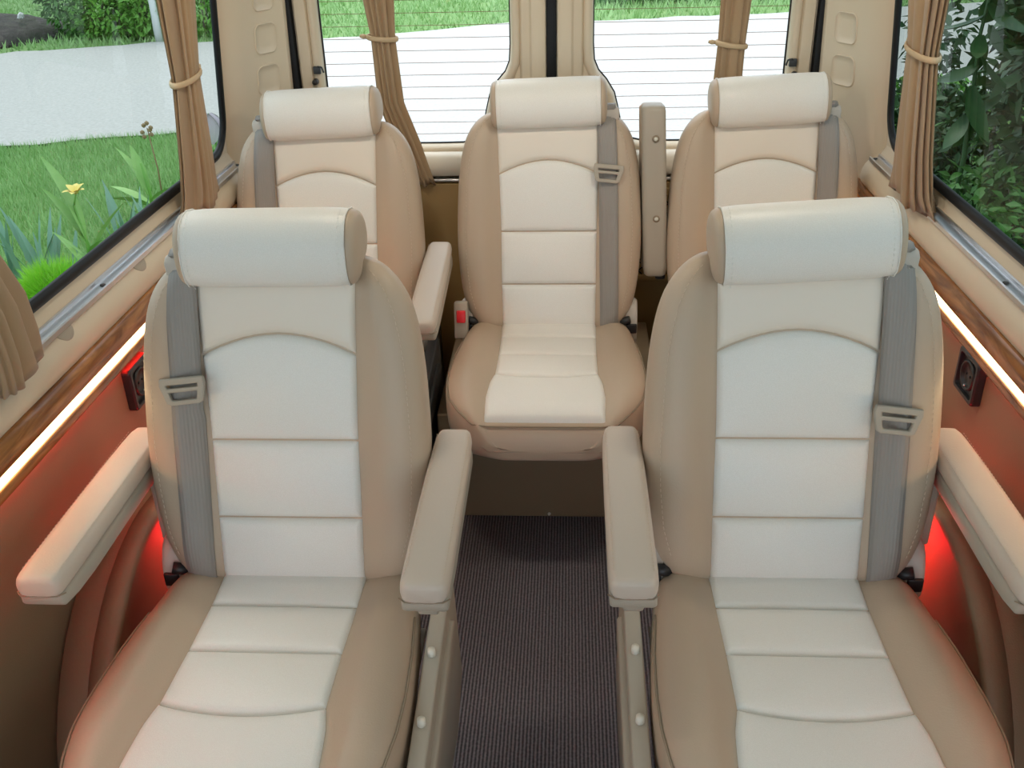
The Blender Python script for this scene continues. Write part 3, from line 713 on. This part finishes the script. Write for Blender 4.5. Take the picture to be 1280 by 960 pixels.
def make_raised_arm(T, sd):
    """armrest folded up along the backrest, underside towards the viewer"""
    x0 = sd*.298; ring = rrect(0, 0, .072, .060, .016, 4)
    tilt = R(2.5)
    rings = []
    for z, k, dx in ((.60, .70, 0), (.606, .90, 0), (.63, 1, 0), (.80, .98, 0), (1.02, .93, 0), (1.072, .92, 0), (1.082, .85, 0), (1.086, .6, 0)):
        rings.append([Vector((x0-(z-.6)*.06*(-sd)*0 + u*k - (z-.6)*.045, .10+v*k+(z-.6)*.08, z)) for u, v in ring])
    b = MB(); b.loft(rings); arm = b.build('armrest', M['plastic'], T, label='armrest folded upright, grey underside showing')
    ring2 = rrect(0, 0, .078, .05, .018, 4); b = MB()
    b.loft([[Vector((x0+u*k-(z-.6)*.045, .145+v*k+(z-.6)*.08, z)) for u, v in ring2] for z, k in ((.60, .7), (.61, .95), (.8, 1), (1.03, .95), (1.07, .93), (1.08, .7))]); b.build('arm_pad', M['beige'], arm)
    for z in (.775, 1.000):
        b = MB(); xx = x0-(z-.6)*.045; yy = .07+(z-.6)*.08
        b.tube([(xx+.004, yy+.004, z), (xx+.004, yy-.002, z)], [.010, .010], 14); o = b.build('screw_recess', M['seam'], arm)
        b = MB(); b.tube([(xx+.004, yy, z), (xx+.004, yy-.005, z)], [.0065, .005], 12); b.build('screw_cap', M['screw'], arm)
    box_obj('arm_bracket', (x0+.02, .15, .60), (.03, .05, .06), M['blackmetal'], T, bevel=.006)

make_seat('cream and beige leather seat nearest on the left, both armrests down', (-.473, 1.435), -1, arms=(-1, 1), head_tilt=R(.3), panel_sides=(1,), buckle_L=.375)
make_seat('cream and beige leather seat nearest on the right, beside the right socket', (.463, 1.452), 1, arms=(-1, 1), head_tilt=R(3.0), panel_sides=(-1,), buckle_L=.318)
make_seat('cream leather seat in the middle of the back row, no armrests, red buckle button', (-.004, 2.598), 1, head_tilt=R(1.5), buckle_L=.435, buckle_side=-1)
make_seat('cream leather seat at the left of the back row with armrest down', (-.628, 2.50), -1, arms=(1,), head_tilt=R(2.2), dark_bracket=True, panel_sides=(1,), arm_pitch=R(6), buckle_L=.20)
make_seat('cream leather seat at the right of the back row with armrest folded upright', (.607, 2.59), 1, raised=-1, head_tilt=R(2.4), buckle_L=.20)

# platform under the back row
t = thing('seat_platform', 'brown vinyl box carrying the back row of seats', 'platform', (0, 2.6, 0))
b = MB(); b.box((-.0, .0, .172), (.62, .62, .344)); b.build('box', M['brown'], t, bevel=.006)
for sx in (-1, 1):
    b = MB(); b.box((sx*.60, .10, .17), (.46, .40, .34)); b.build('side_box', M['darkplastic'], t, bevel=.006)
for p in ((.02, -.311, .338), (.0, -.311, .012)):
    b = MB(); b.tube([(p[0], p[1]+.003, p[2]), (p[0], p[1]-.004, p[2])], [.006, .004], 10); b.build('screw', M['screw'], t)

# luggage net on the rear door lining
t = thing('luggage_net', 'black diamond mesh net hung low on the right rear door lining', 'net', (.30, 2.975, .62))
b = MB()
for k in range(-12, 13):
    for sg in (-1, 1):
        p0 = Vector((k*.035, 0, -.14)); p1 = p0+Vector((sg*.28, 0, .28))
        pts = []
        for q in np.linspace(0, 1, 12):
            p = p0.lerp(p1, q)
            if -.25 <= p.x <= .25: pts.append(p+Vector((0, .003*math.sin(q*30), 0)))
        if len(pts) > 1: b.tube(pts, .0022, 5)
b.build('mesh_cords', M['net'], t, kind='stuff')
for z in (-.145, .145): box_obj('edge_strip', (0, -.002, z), (.52, .012, .022), M['ochre'], t, bevel=.003)

# sockets
for s, side, z in ((-1, 'left', .692), (1, 'right', .712)):
    t = thing('power_socket', 'black square power socket on the %s wall, edged red by the light strip' % side, 'socket', (s*.905, 1.83, z), 'power sockets on the side walls')
    rings = []
    for o, k in ((0, 1), (.016, 1), (.020, .95), (.020, .80), (.012, .78)):
        rings.append([Vector((-s*o, u, v)) for u, v in rrect(0, 0, .105*k, .098*k, .008*k, 3)])
    b = MB(); b.loft(rings); fr = b.build('frame', M['darkplastic'], t, smooth=False, bevel=.001)
    rings = [[Vector((-s*o, .028*k*math.cos(a), .028*k*math.sin(a))) for a in np.linspace(0, 2*math.pi, 24, endpoint=False)] for o, k in ((.010, 1.2), (.018, 1.15), (.018, 1.0), (.013, .95), (.013, .1))]
    b = MB(); b.loft(rings); ins = b.build('insert', M['darkplastic'], t)
    for dy in (-.0095, .0095):
        b = MB(); b.tube([(-s*.012, dy, 0), (-s*.0145, dy, 0)], .003, 8); b.build('pin_hole', M['rubber'], ins)
    b = MB(); b.box((-s*.016, 0, -.023), (.006, .006, .004)); b.build('earth_clip', M['alu'], ins, bevel=.001)

# wheel arch covers
for s, side in ((-1, 'left'), (1, 'right')):
    t = thing('wheel_arch_cover', 'rounded wheel arch cover on the %s wall behind the front seat, lit red' % side, 'wheel arch', (s*.9, 1.60, 0), 'wheel arch covers')
    def arc(ry, rz, x, n=24): return [Vector((x, -ry*math.cos(math.pi*k/n), rz*math.sin(math.pi*k/n))) for k in range(n+1)]
    b = MB(); b.loft([arc(.44, .50, 0), arc(.44, .50, -s*.085), arc(.430, .49, -s*.096), arc(.41, .47, -s*.10)]); b.build('cover', M['brown'], t)
    rings = []
    for k in range(25):
        a = math.pi*k/24; ry, rz = .44, .50; c = Vector((0, -ry*math.cos(a), rz*math.sin(a))); o = Vector((0, -math.cos(a), math.sin(a)))
        rings.append([c+o*q+Vector((-s*x, 0, 0)) for q, x in ((-.022, .09), (-.020, .104), (-.014, .108), (-.006, .102), (0.0, .107), (.007, .098), (.009, .06))])
    b = MB(); b.loft(rings); b.build('arch_trim', M['brown'], t)

# ------------------------------------------------------------------ outside
GZ = -.70
gr = MB(); gr.box((0, 14, GZ-.06), (90, 80, .08)); struct(gr.build('lawn', M['grassground'], smooth=False))
# road: a band across behind the van and the drive it stands on; unseen front yard added to cut green bounce
far = [(-30, 10.5), (-14, 13.4), (-9.0, 15.35), (-6.87, 16.2), (-4.04, 16.2), (-1.02, 17.7), (.44, 17.8), (3.96, 18.5), (9, 19.6), (30, 24)]
near = [(30, 16.0), (10, 12.4), (5, 11.1), (3.6, 10.5), (2.2, 9.6), (1.75, 8.0), (1.6, 4), (1.7, 1.5), (9, -1.0), (14, -16), (-14, -16), (-9, -1.0), (-1.7, 1.0), (-1.6, 6), (-1.85, 8.0), (-2.5, 9.6), (-3.4, 10.15), (-4.3, 9.95), (-5.75, 9.45), (-9, 8.3), (-30, 2.0)]
def jag(poly, amp, seed):
    rnd = random.Random(seed); out = []
    for i in range(len(poly)-1):
        a, b_ = Vector(poly[i]), Vector(poly[i+1]); n = max(1, int((b_-a).length/.35)) if abs(a.x) < 12 and abs(b_.x) < 12 else 1
        for k in range(n): p = a.lerp(b_, k/n); out.append((p.x+rnd.uniform(-amp, amp), p.y+rnd.uniform(-amp, amp)))
    out.append(poly[-1]); return out
rp = jag(far, .10, 3)+jag(near, .06, 4)
bm = bmesh.new(); vs = [bm.verts.new((x, y, GZ)) for x, y in rp]
es = [bm.edges.new((vs[i], vs[(i+1) % len(vs)])) for i in range(len(vs))]
bmesh.ops.triangle_fill(bm, use_beauty=True, edges=es, normal=(0, 0, 1))
for f in bm.faces:
    if f.normal.z < 0: f.normal_flip()
me = bpy.data.meshes.new('road'); bm.to_mesh(me); bm.free(); me.materials.append(M['road'])
road = bpy.data.objects.new('road', me); COL.objects.link(road); struct(road); road.location.z = .012

def in_poly(x, y, poly):
    P = np.array(poly); inside = np.zeros(len(x), bool); j = len(P)-1
    for i in range(len(P)):
        c = ((P[i, 1] > y) != (P[j, 1] > y)) & (x < (P[j, 0]-P[i, 0])*(y-P[i, 1])/(P[j, 1]-P[i, 1]+1e-12)+P[i, 0])
        inside ^= c; j = i
    return inside
def fast_mesh(name, v, tri, m, parent=None, kind='stuff'):
    me = bpy.data.meshes.new(name); nv, nf = len(v), len(tri)
    me.vertices.add(nv); me.vertices.foreach_set('co', np.asarray(v, np.float32).ravel())
    me.loops.add(nf*3); me.loops.foreach_set('vertex_index', np.asarray(tri, np.int32).ravel())
    me.polygons.add(nf); me.polygons.foreach_set('loop_start', np.arange(0, nf*3, 3, dtype=np.int32))
    me.update(calc_edges=True); me.validate(); me.materials.append(m)
    o = bpy.data.objects.new(name, me); COL.objects.link(o)
    if parent: o.parent = parent
    if kind: o['kind'] = kind
    return o
def grass(name, x0, x1, y0, y1, n, h, m, label, wid=.006, clear=0.0):
    x = RNG.uniform(x0, x1, n); y = RNG.uniform(y0, y1, n); k = ~in_poly(x, y, rp)
    k &= ~((np.abs(x) < 1.7) & (y < 9)); k &= ~in_poly(x, y, SOIL); x, y = x[k], y[k]; n = len(x)
    hh = h*RNG.uniform(.5, 1.3, n); a = RNG.uniform(0, 2*np.pi, n); le = hh*RNG.uniform(.2, .9, n); b2 = RNG.uniform(0, 2*np.pi, n)
    dx, dy = np.cos(a)*wid, np.sin(a)*wid
    z = np.full(n, GZ-.02)
    v = np.stack([np.stack([x-dx, y-dy, z], 1), np.stack([x+dx, y+dy, z], 1), np.stack([x+np.cos(b2)*le, y+np.sin(b2)*le, z+.02+hh], 1)], 1).reshape(-1, 3)
    o = fast_mesh(name, v, np.arange(3*n).reshape(-1, 3), m); tag(o, label, 'grass'); return o
SOIL = [(-12.5, 14.6), (-9.3, 15.9), (-8.75, 16.9), (-8.9, 18.2), (-10.5, 18.6), (-13, 18.0)]
grass('grass', -8, -1.6, 3.0, 10.3, 95000, .07, M['grass'], 'short green lawn between the van and the road on the left', .005)
grass('grass', -26, -1, 14.5, 34, 60000, .10, M['grassfar'], 'bright lawn across the road seen through the left rear window', .02)
grass('grass', -1, 16, 16, 34, 30000, .16, M['grassfar'], 'rough grass across the road seen through the right rear window', .02)
grass('grass', 1.6, 6.5, 4, 12, 26000, .13, M['grass'], 'grass growing under the bushes on the right', .007)
# soil heap with stones
b = MB(); P = np.array(SOIL); c = P.mean(0); rings = []
for k, h in ((1.0, -.03), (.85, .16), (.6, .30), (.3, .36), (.08, .38)):
    rings.append([Vector((c[0]+(p.x-c[0])*k, c[1]+(p.y-c[1])*k, GZ+h+.06*noise.noise(Vector((p.x*2, p.y*2, k*5))))) for p in [Vector((*P[i], 0)).lerp(Vector((*P[(i+1) % len(P)], 0)), q/5) for i in range(len(P)) for q in range(5)]])
b.loft(rings); o = b.build('soil_heap', M['soil']); tag(o, 'dark heap of soil beyond the road, top left', 'soil heap')
for i in range(4):
    x, y = -10.6+i*.4+random.uniform(-.05, .05), 17.0+random.uniform(-.5, .3); bm = bmesh.new(); bmesh.ops.create_icosphere(bm, subdivisions=1, radius=.07)
    for v in bm.verts: v.co *= random.uniform(.7, 1.3)
    me = bpy.data.meshes.new('stone'); bm.to_mesh(me); bm.free(); me.materials.append(M['stone']); o = bpy.data.objects.new('stone', me); COL.objects.link(o)
    o.location = (x, y, GZ+.36); tag(o, 'small white stone on the soil heap, %s' % ('leftmost of the four', 'second from the left', 'third from the left', 'rightmost of the four')[i], 'stone', 'white stones on the soil heap')

def foliage(name, m, parent, centres, n, size, flat=.5, zmin=None):
    """n leaves scattered through ellipsoid clumps: (centre, radii)"""
    C_ = RNG.integers(0, len(centres), n); cen = np.array([c[0] for c in centres])[C_]; rad = np.array([c[1] for c in centres])[C_]
    d = RNG.normal(size=(n, 3)); d /= np.linalg.norm(d, axis=1)[:, None]; r = RNG.uniform(.45, 1.0, n)**.5
    p = cen+d*rad*r[:, None]
    if zmin is not None: p[:, 2] = np.maximum(p[:, 2], zmin+RNG.uniform(0, .15, n))
    t = d*.6+RNG.normal(size=(n, 3))*.5+np.array([0, 0, -.15]); t /= np.linalg.norm(t, axis=1)[:, None]
    q = np.cross(t, RNG.normal(size=(n, 3))*.5+np.array([0, 0, 1.0])); q /= np.linalg.norm(q, axis=1)[:, None]+1e-9
    u = np.cross(q, t); L = (size*RNG.uniform(.6, 1.3, n))[:, None]; W = L*.24
    v = np.stack([p, p+t*L*.45+q*W+u*L*.06, p+t*L-u*L*.10, p+t*L*.45-q*W+u*L*.06], 1).reshape(-1, 3)
    i = np.arange(n)*4; tri = np.stack([np.stack([i, i+1, i+2], 1), np.stack([i, i+2, i+3], 1)], 1).reshape(-1, 3)
    return fast_mesh(name, v, tri, m, parent)
def leaf_mesh(name, m, L=1.0, W=.25, bend=.25, n=6):
    vs, fs = [], []
    for k in range(n+1):
        t = k/n; w_ = W*math.sin(math.pi*min(1, t*.93+.07))**.8*(1-t*.15) if k < n else 0.004; z = bend*(t-t*t*1.6)*L
        y = t*L; vs += [(-w_*L, y, z+.25*w_*L), (0, y, z), (w_*L, y, z+.25*w_*L)]
    for k in range(n):
        a = k*3; fs += [(a, a+1, a+4, a+3), (a+1, a+2, a+5, a+4)]
    me = bpy.data.meshes.new(name); me.from_pydata(vs, [], fs); me.materials.append(m); me.polygons.foreach_set('use_smooth', [True]*len(me.polygons)); return me
LEAF = {k: leaf_mesh('leaf', M[k]) for k in ('leafdark', 'leafmid', 'leafbright')}
BIG = leaf_mesh('leaf', M['leafdark'], W=.20, bend=-.3); M['broadleaf'] = mat('broad_green_leaf', (.22, .44, .10), .5, var=(6, (.30, .52, .14), .25))
BLADE = leaf_mesh('leaf', M['broadleaf'], W=.115, bend=.15, n=8); SWORD = leaf_mesh('leaf', M['iris'], W=.05, bend=.05, n=6)
def put_leaf(me, parent, p, yaw, pitch, L, roll=0):
    o = bpy.data.objects.new('leaf', me); COL.objects.link(o); o.parent = parent; o.location = p
    o.rotation_euler = Matrix.Rotation(yaw, 4, 'Z').to_3x3() .to_4x4().to_euler()
    o.rotation_euler = (Matrix.Rotation(yaw, 3, 'Z') @ Matrix.Rotation(pitch, 3, 'X') @ Matrix.Rotation(roll, 3, 'Y')).to_euler(); o.scale = (L, L, L); return o
def shrub(label, loc, clumps, m, n, size, leaves=0, leafk=None, lsize=.12, group=None, stems=4, cat='shrub', top=.8):
    t = thing('shrub', label, cat, (loc[0], loc[1], GZ), group)
    foliage('foliage', M[m], t, clumps, n, size, zmin=0)
    for k in range(stems):
        a = 2*math.pi*k/stems+random.random(); b = MB(); c = clumps[k % len(clumps)][0]
        b.tube([(.05*math.cos(a), .05*math.sin(a), -.02), (c[0]*.5+.04*math.cos(a), c[1]*.5+.04*math.sin(a), c[2]*.5), (c[0], c[1], c[2]+clumps[k % len(clumps)][1][2]*.6)], [.018, .012, .004], 6); b.build('stem', M['bark'], t)
    for k in range(leaves):
        c, r = clumps[k % len(clumps)]; d = Vector((random.gauss(0, 1), random.gauss(0, 1)-.9, random.gauss(0, 1)))
        d.x -= .7*(1 if loc[0] > 0 else -1); d.normalize()
        p = Vector(c)+Vector((d.x*r[0], d.y*r[1], d.z*r[2])); p.z = max(.05, p.z)
        put_leaf(LEAF[leafk or m], t, p, math.atan2(-d.x, d.y)+random.uniform(-.8, .8), random.uniform(-.9, .5), lsize*random.uniform(.7, 1.3), random.uniform(-.5, .5))
    return t
# right side garden
G = 'bushes outside the right window'
shrub('tall dark green bush filling the right side window', (3.05, 5.9), [((0, 0, 1.1), (.50, .6, .9)), ((.15, -.5, 1.3), (.5, .5, .8)), ((.1, .4, 1.6), (.45, .5, .6)), ((.35, -.9, .8), (.5, .5, .7))], 'leafdark', 5200, .13, 75, 'leafdark', .17, G)
shrub('mid green bush low under the tall dark bush', (2.75, 5.1), [((0, 0, .4), (.5, .5, .4)), ((-.1, .6, .4), (.45, .5, .4)), ((.2, -.6, .3), (.5, .5, .35))], 'leafmid', 3800, .085, 75, 'leafmid', .11, G)
shrub('leafy dark bush low behind the right curtain', (3.3, 7.6), [((0, 0, .45), (.6, .6, .45)), ((-.4, .5, .35), (.5, .5, .4)), ((.5, -.4, .6), (.5, .5, .5))], 'leafdark', 3600, .10, 50, 'leafmid', .13, G)
shrub('light green weedy bush by the road at the window corner', (2.95, 9.2), [((0, 0, .28), (.7, .6, .3)), ((.6, .3, .25), (.5, .5, .3))], 'leafbright', 3000, .09, 20, 'leafbright', .11, G)
shrub('spindly dark bush standing against the road beyond the right curtain', (3.15, 8.7), [((0, 0, 1.2), (.28, .3, .5)), ((.1, .1, 1.9), (.3, .3, .5)), ((0, 0, .7), (.2, .2, .4))], 'leafdark', 700, .10, 30, 'leafdark', .13, G)
shrub('dense dark bush far right beyond the side window', (4.0, 6.6), [((0, 0, 1.0), (.7, .8, 1.0)), ((.6, -1.0, 1.2), (.7, .8, 1.2)), ((.3, .6, 1.7), (.5, .6, .7))], 'leafdark', 5200, .14, 30, 'leafdark', .17, G)
t = thing('broad_leaved_plant', 'tall plant with broad drooping dark leaves in front of the right bushes', 'plant', (2.36, 5.75, GZ))
b = MB(); b.tube([(0, 0, -.02), (.02, .01, .8), (-.02, .02, 1.5), (.02, 0, 2.3)], [.016, .014, .010, .006], 8); b.build('stem', M['leafdark'], t)
for k in range(26):
    z = 1.0+k*.055; a = k*2.4
    put_leaf(BIG, t, (.02*math.cos(a), .02*math.sin(a), z), a, random.uniform(-1.25, -.3), random.uniform(.22, .36), random.uniform(-.3, .3))
b = MB(); b.tube([(0, 0, 0), (0, 0, 2.6)], .03, 10); o = b.build('post', M['whitepaint'], loc=(4.15, 9.6, GZ)); tag(o, 'thin white post seen between the leaves at the upper right', 'post')
# far left shrubs across the road
G = 'shrubs across the road on the left'
shrub('mid green shrub across the road beside the soil heap', (-8.3, 17.3), [((0, 0, .8), (.8, .7, .9)), ((.6, .4, 1.3), (.7, .7, .9))], 'leafmid', 4200, .13, 0, None, .1, G)
shrub('darker taller shrub across the road beside the pale trunk', (-7.3, 17.9), [((0, 0, 1.1), (.7, .7, 1.2)), ((-.3, .3, 2.0), (.8, .8, 1.1))], 'leafdark', 3800, .14, 0, None, .1, G)
shrub('bright low shrub at the road edge right of the soil heap', (-7.55, 16.9), [((0, 0, .35), (.9, .4, .45)), ((.6, -.1, .5), (.5, .4, .5))], 'leafbright', 2600, .12, 0, None, .1, G)
shrub('light green shrub across the road just left of the curtain', (-6.2, 17.2), [((0, 0, .5), (.9, .5, .7)), ((.4, .4, 1.0), (.8, .6, .8))], 'leafbright', 3000, .12, 0, None, .1, G)
shrub('dark weedy bush beyond the road in the right rear window', (.9, 20.3), [((0, 0, .5), (1.2, .6, .6)), ((1.8, .3, .5), (1.3, .6, .6)), ((3.6, .5, .6), (1.3, .6, .7))], 'leafmid', 5000, .13, 0, None, .1, 'weeds beyond the road behind the van')
t = thing('tree_trunk', 'pale grey leaning tree trunk across the road among shrubs', 'tree', (-6.75, 16.4, GZ))
b = MB(); b.tube([(0, 0, -.02), (-.02, .05, .6), (-.12, .12, 1.2), (-.35, .2, 2.4)], [.065, .06, .055, .04], 8); b.build('trunk', M['whitepaint'], t)
b = MB(); b.tube([(-.06, .05, .8), (-.3, .1, 1.4), (-.6, .15, 2.2)], [.05, .045, .03], 8); b.build('branch', M['bark'], t)
# near left plants
t = thing('round_bush', 'bright lime green round feathery bush below the left window', 'bush', (-2.93, 5.06, GZ-.07))
n = 9000; d = RNG.normal(size=(n, 3)); d /= np.linalg.norm(d, axis=1)[:, None]; rad = np.array([.27, .25, .235]); cz = np.array([0, 0, .24])
p = cz+d*rad*RNG.uniform(.55, .9, n)[:, None]; tip = p+d*.085+RNG.normal(size=(n, 3))*.02+np.array([0, 0, .02]); q = np.cross(d, RNG.normal(size=(n, 3))); q /= np.linalg.norm(q, axis=1)[:, None]; q *= .0032
v = np.stack([p-q, p+q, tip], 1).reshape(-1, 3); fast_mesh('needles', v, np.arange(3*n).reshape(-1, 3), M['lime'], t)
bm = bmesh.new(); bmesh.ops.create_icosphere(bm, subdivisions=2, radius=1); 
for vv in bm.verts: vv.co = Vector((vv.co.x*.19, vv.co.y*.18, vv.co.z*.18+.21))
me = bpy.data.meshes.new('core'); bm.to_mesh(me); bm.free(); me.materials.append(M['leafbright']); o = bpy.data.objects.new('core', me); COL.objects.link(o); o.parent = t
def canna(name, label, loc, leaves, flower=None, stem_h=.5):
    t = thing(name, label, 'plant', (loc[0], loc[1], GZ)); b = MB(); b.tube([(0, 0, -.02), (0, .01, stem_h*.5), (-.02, .0, stem_h)], [.016, .013, .008], 8); b.build('stem', M['leafbright'], t)
    for z, yaw, pit, L in leaves: put_leaf(BLADE, t, (0, 0, z), yaw, pit, L, random.uniform(-.6, .6))
    if flower:
        b = MB(); rings = []
        f = Vector(flower)
        b2 = MB(); b2.tube([(-.02, 0, stem_h), tuple(f)], [.006, .005], 6); b2.build('flower_stalk', M['leafbright'], t)
        me = leaf_mesh('petal', M['yellow'], W=.38, bend=.3)
        for k in range(6):
            o = bpy.data.objects.new('petal', me); COL.objects.link(o); o.parent = t; o.location = f; a = k*1.05+.2
            o.rotation_euler = (Matrix.Rotation(a, 3, 'Z') @ Matrix.Rotation(random.uniform(.1, .9), 3, 'X')).to_euler(); o.scale = (.085,)*3
    return t
canna('flowering_plant', 'tall broad-leaved plant with one pale yellow flower outside the left window', (-3.08, 5.78), [(.05, 1.2, .9, .40), (.1, -1.2, .8, .42), (.15, -1.0, 1.0, .48), (.12, 2.2, 1.1, .30), (.30, 1.6, 1.15, .42), (.35, 1.4, 1.32, .55), (.2, -2.2, .7, .3)], (.02, -.02, .63), .55)
canna('leafy_plant', 'broad-leaved green plant without flowers near the left curtain', (-3.22, 7.15), [(.05, -1.0, .4, .40), (.1, 1.2, .4, .42), (.18, 1.0, .95, .46), (.2, .9, 1.2, .40), (.15, -1.8, .5, .36), (.1, 2.4, .5, .36)], None, .45)
def iris(label, loc, n, h, spread, group):
    t = thing('iris_plant', label, 'plant', (loc[0], loc[1], GZ), group)
    for k in range(n):
        a = random.uniform(0, 6.28); put_leaf(SWORD, t, (random.uniform(-1, 1)*spread, random.uniform(-.4, .4)*spread, 0), a, random.uniform(1.05, 1.5), h*random.uniform(.7, 1.15), random.uniform(-.5, .5))
iris('clump of blue-green sword leaves behind the lime bush', (-3.38, 5.75), 18, .52, .22, 'sword-leaved clumps')
iris('clump of blue-green sword leaves right of the yellow flower', (-3.15, 6.6), 14, .42, .25, 'sword-leaved clumps')
iris('small clump of sword leaves by the front left curtain', (-3.55, 5.2), 8, .5, .12, 'sword-leaved clumps')
t = thing('seed_stalk', 'thin brownish stalk with seed heads beside the left curtain', 'plant', (-3.30, 7.55, GZ))
b = MB(); b.tube([(0, 0, -.02), (.01, 0, .3), (-.02, .02, .62)], [.008, .006, .004], 6); b.build('stalk', M['seedhead'], t)
for k in range(7):
    bm = bmesh.new(); bmesh.ops.create_icosphere(bm, subdivisions=1, radius=.02); me = bpy.data.meshes.new('seed_head'); bm.to_mesh(me); bm.free(); me.materials.append(M['seedhead'])
    o = bpy.data.objects.new('seed_head', me); COL.objects.link(o); o.parent = t; o.location = (-.02+random.uniform(-.05, .05), .02, .55+k*.018)
t = thing('drooping_bloom', 'pale mauve drooping bloom at the rear corner of the left window', 'flower', (-2.92, 7.9, GZ))
b = MB(); b.tube([(0, 0, -.02), (.02, 0, .35), (.0, .0, .62), (-.0, -.02, .66)], [.012, .01, .008, .006], 6); b.build('stem', M['leafbright'], t)
mv = leaf_mesh('petal', M['mauve'], W=.42, bend=.3)
for k in range(4):
    o = bpy.data.objects.new('petal', mv); COL.objects.link(o); o.parent = t; o.location = (0, -.02, .66); o.rotation_euler = (Matrix.Rotation(k*1.57+.4, 3, 'Z') @ Matrix.Rotation(R(-70), 3, 'X')).to_euler(); o.scale = (.25,)*3
for k in range(7): put_leaf(LEAF['leafbright'], t, (0, 0, .08+k*.045), k*1.9, random.uniform(.3, 1.0), .22)
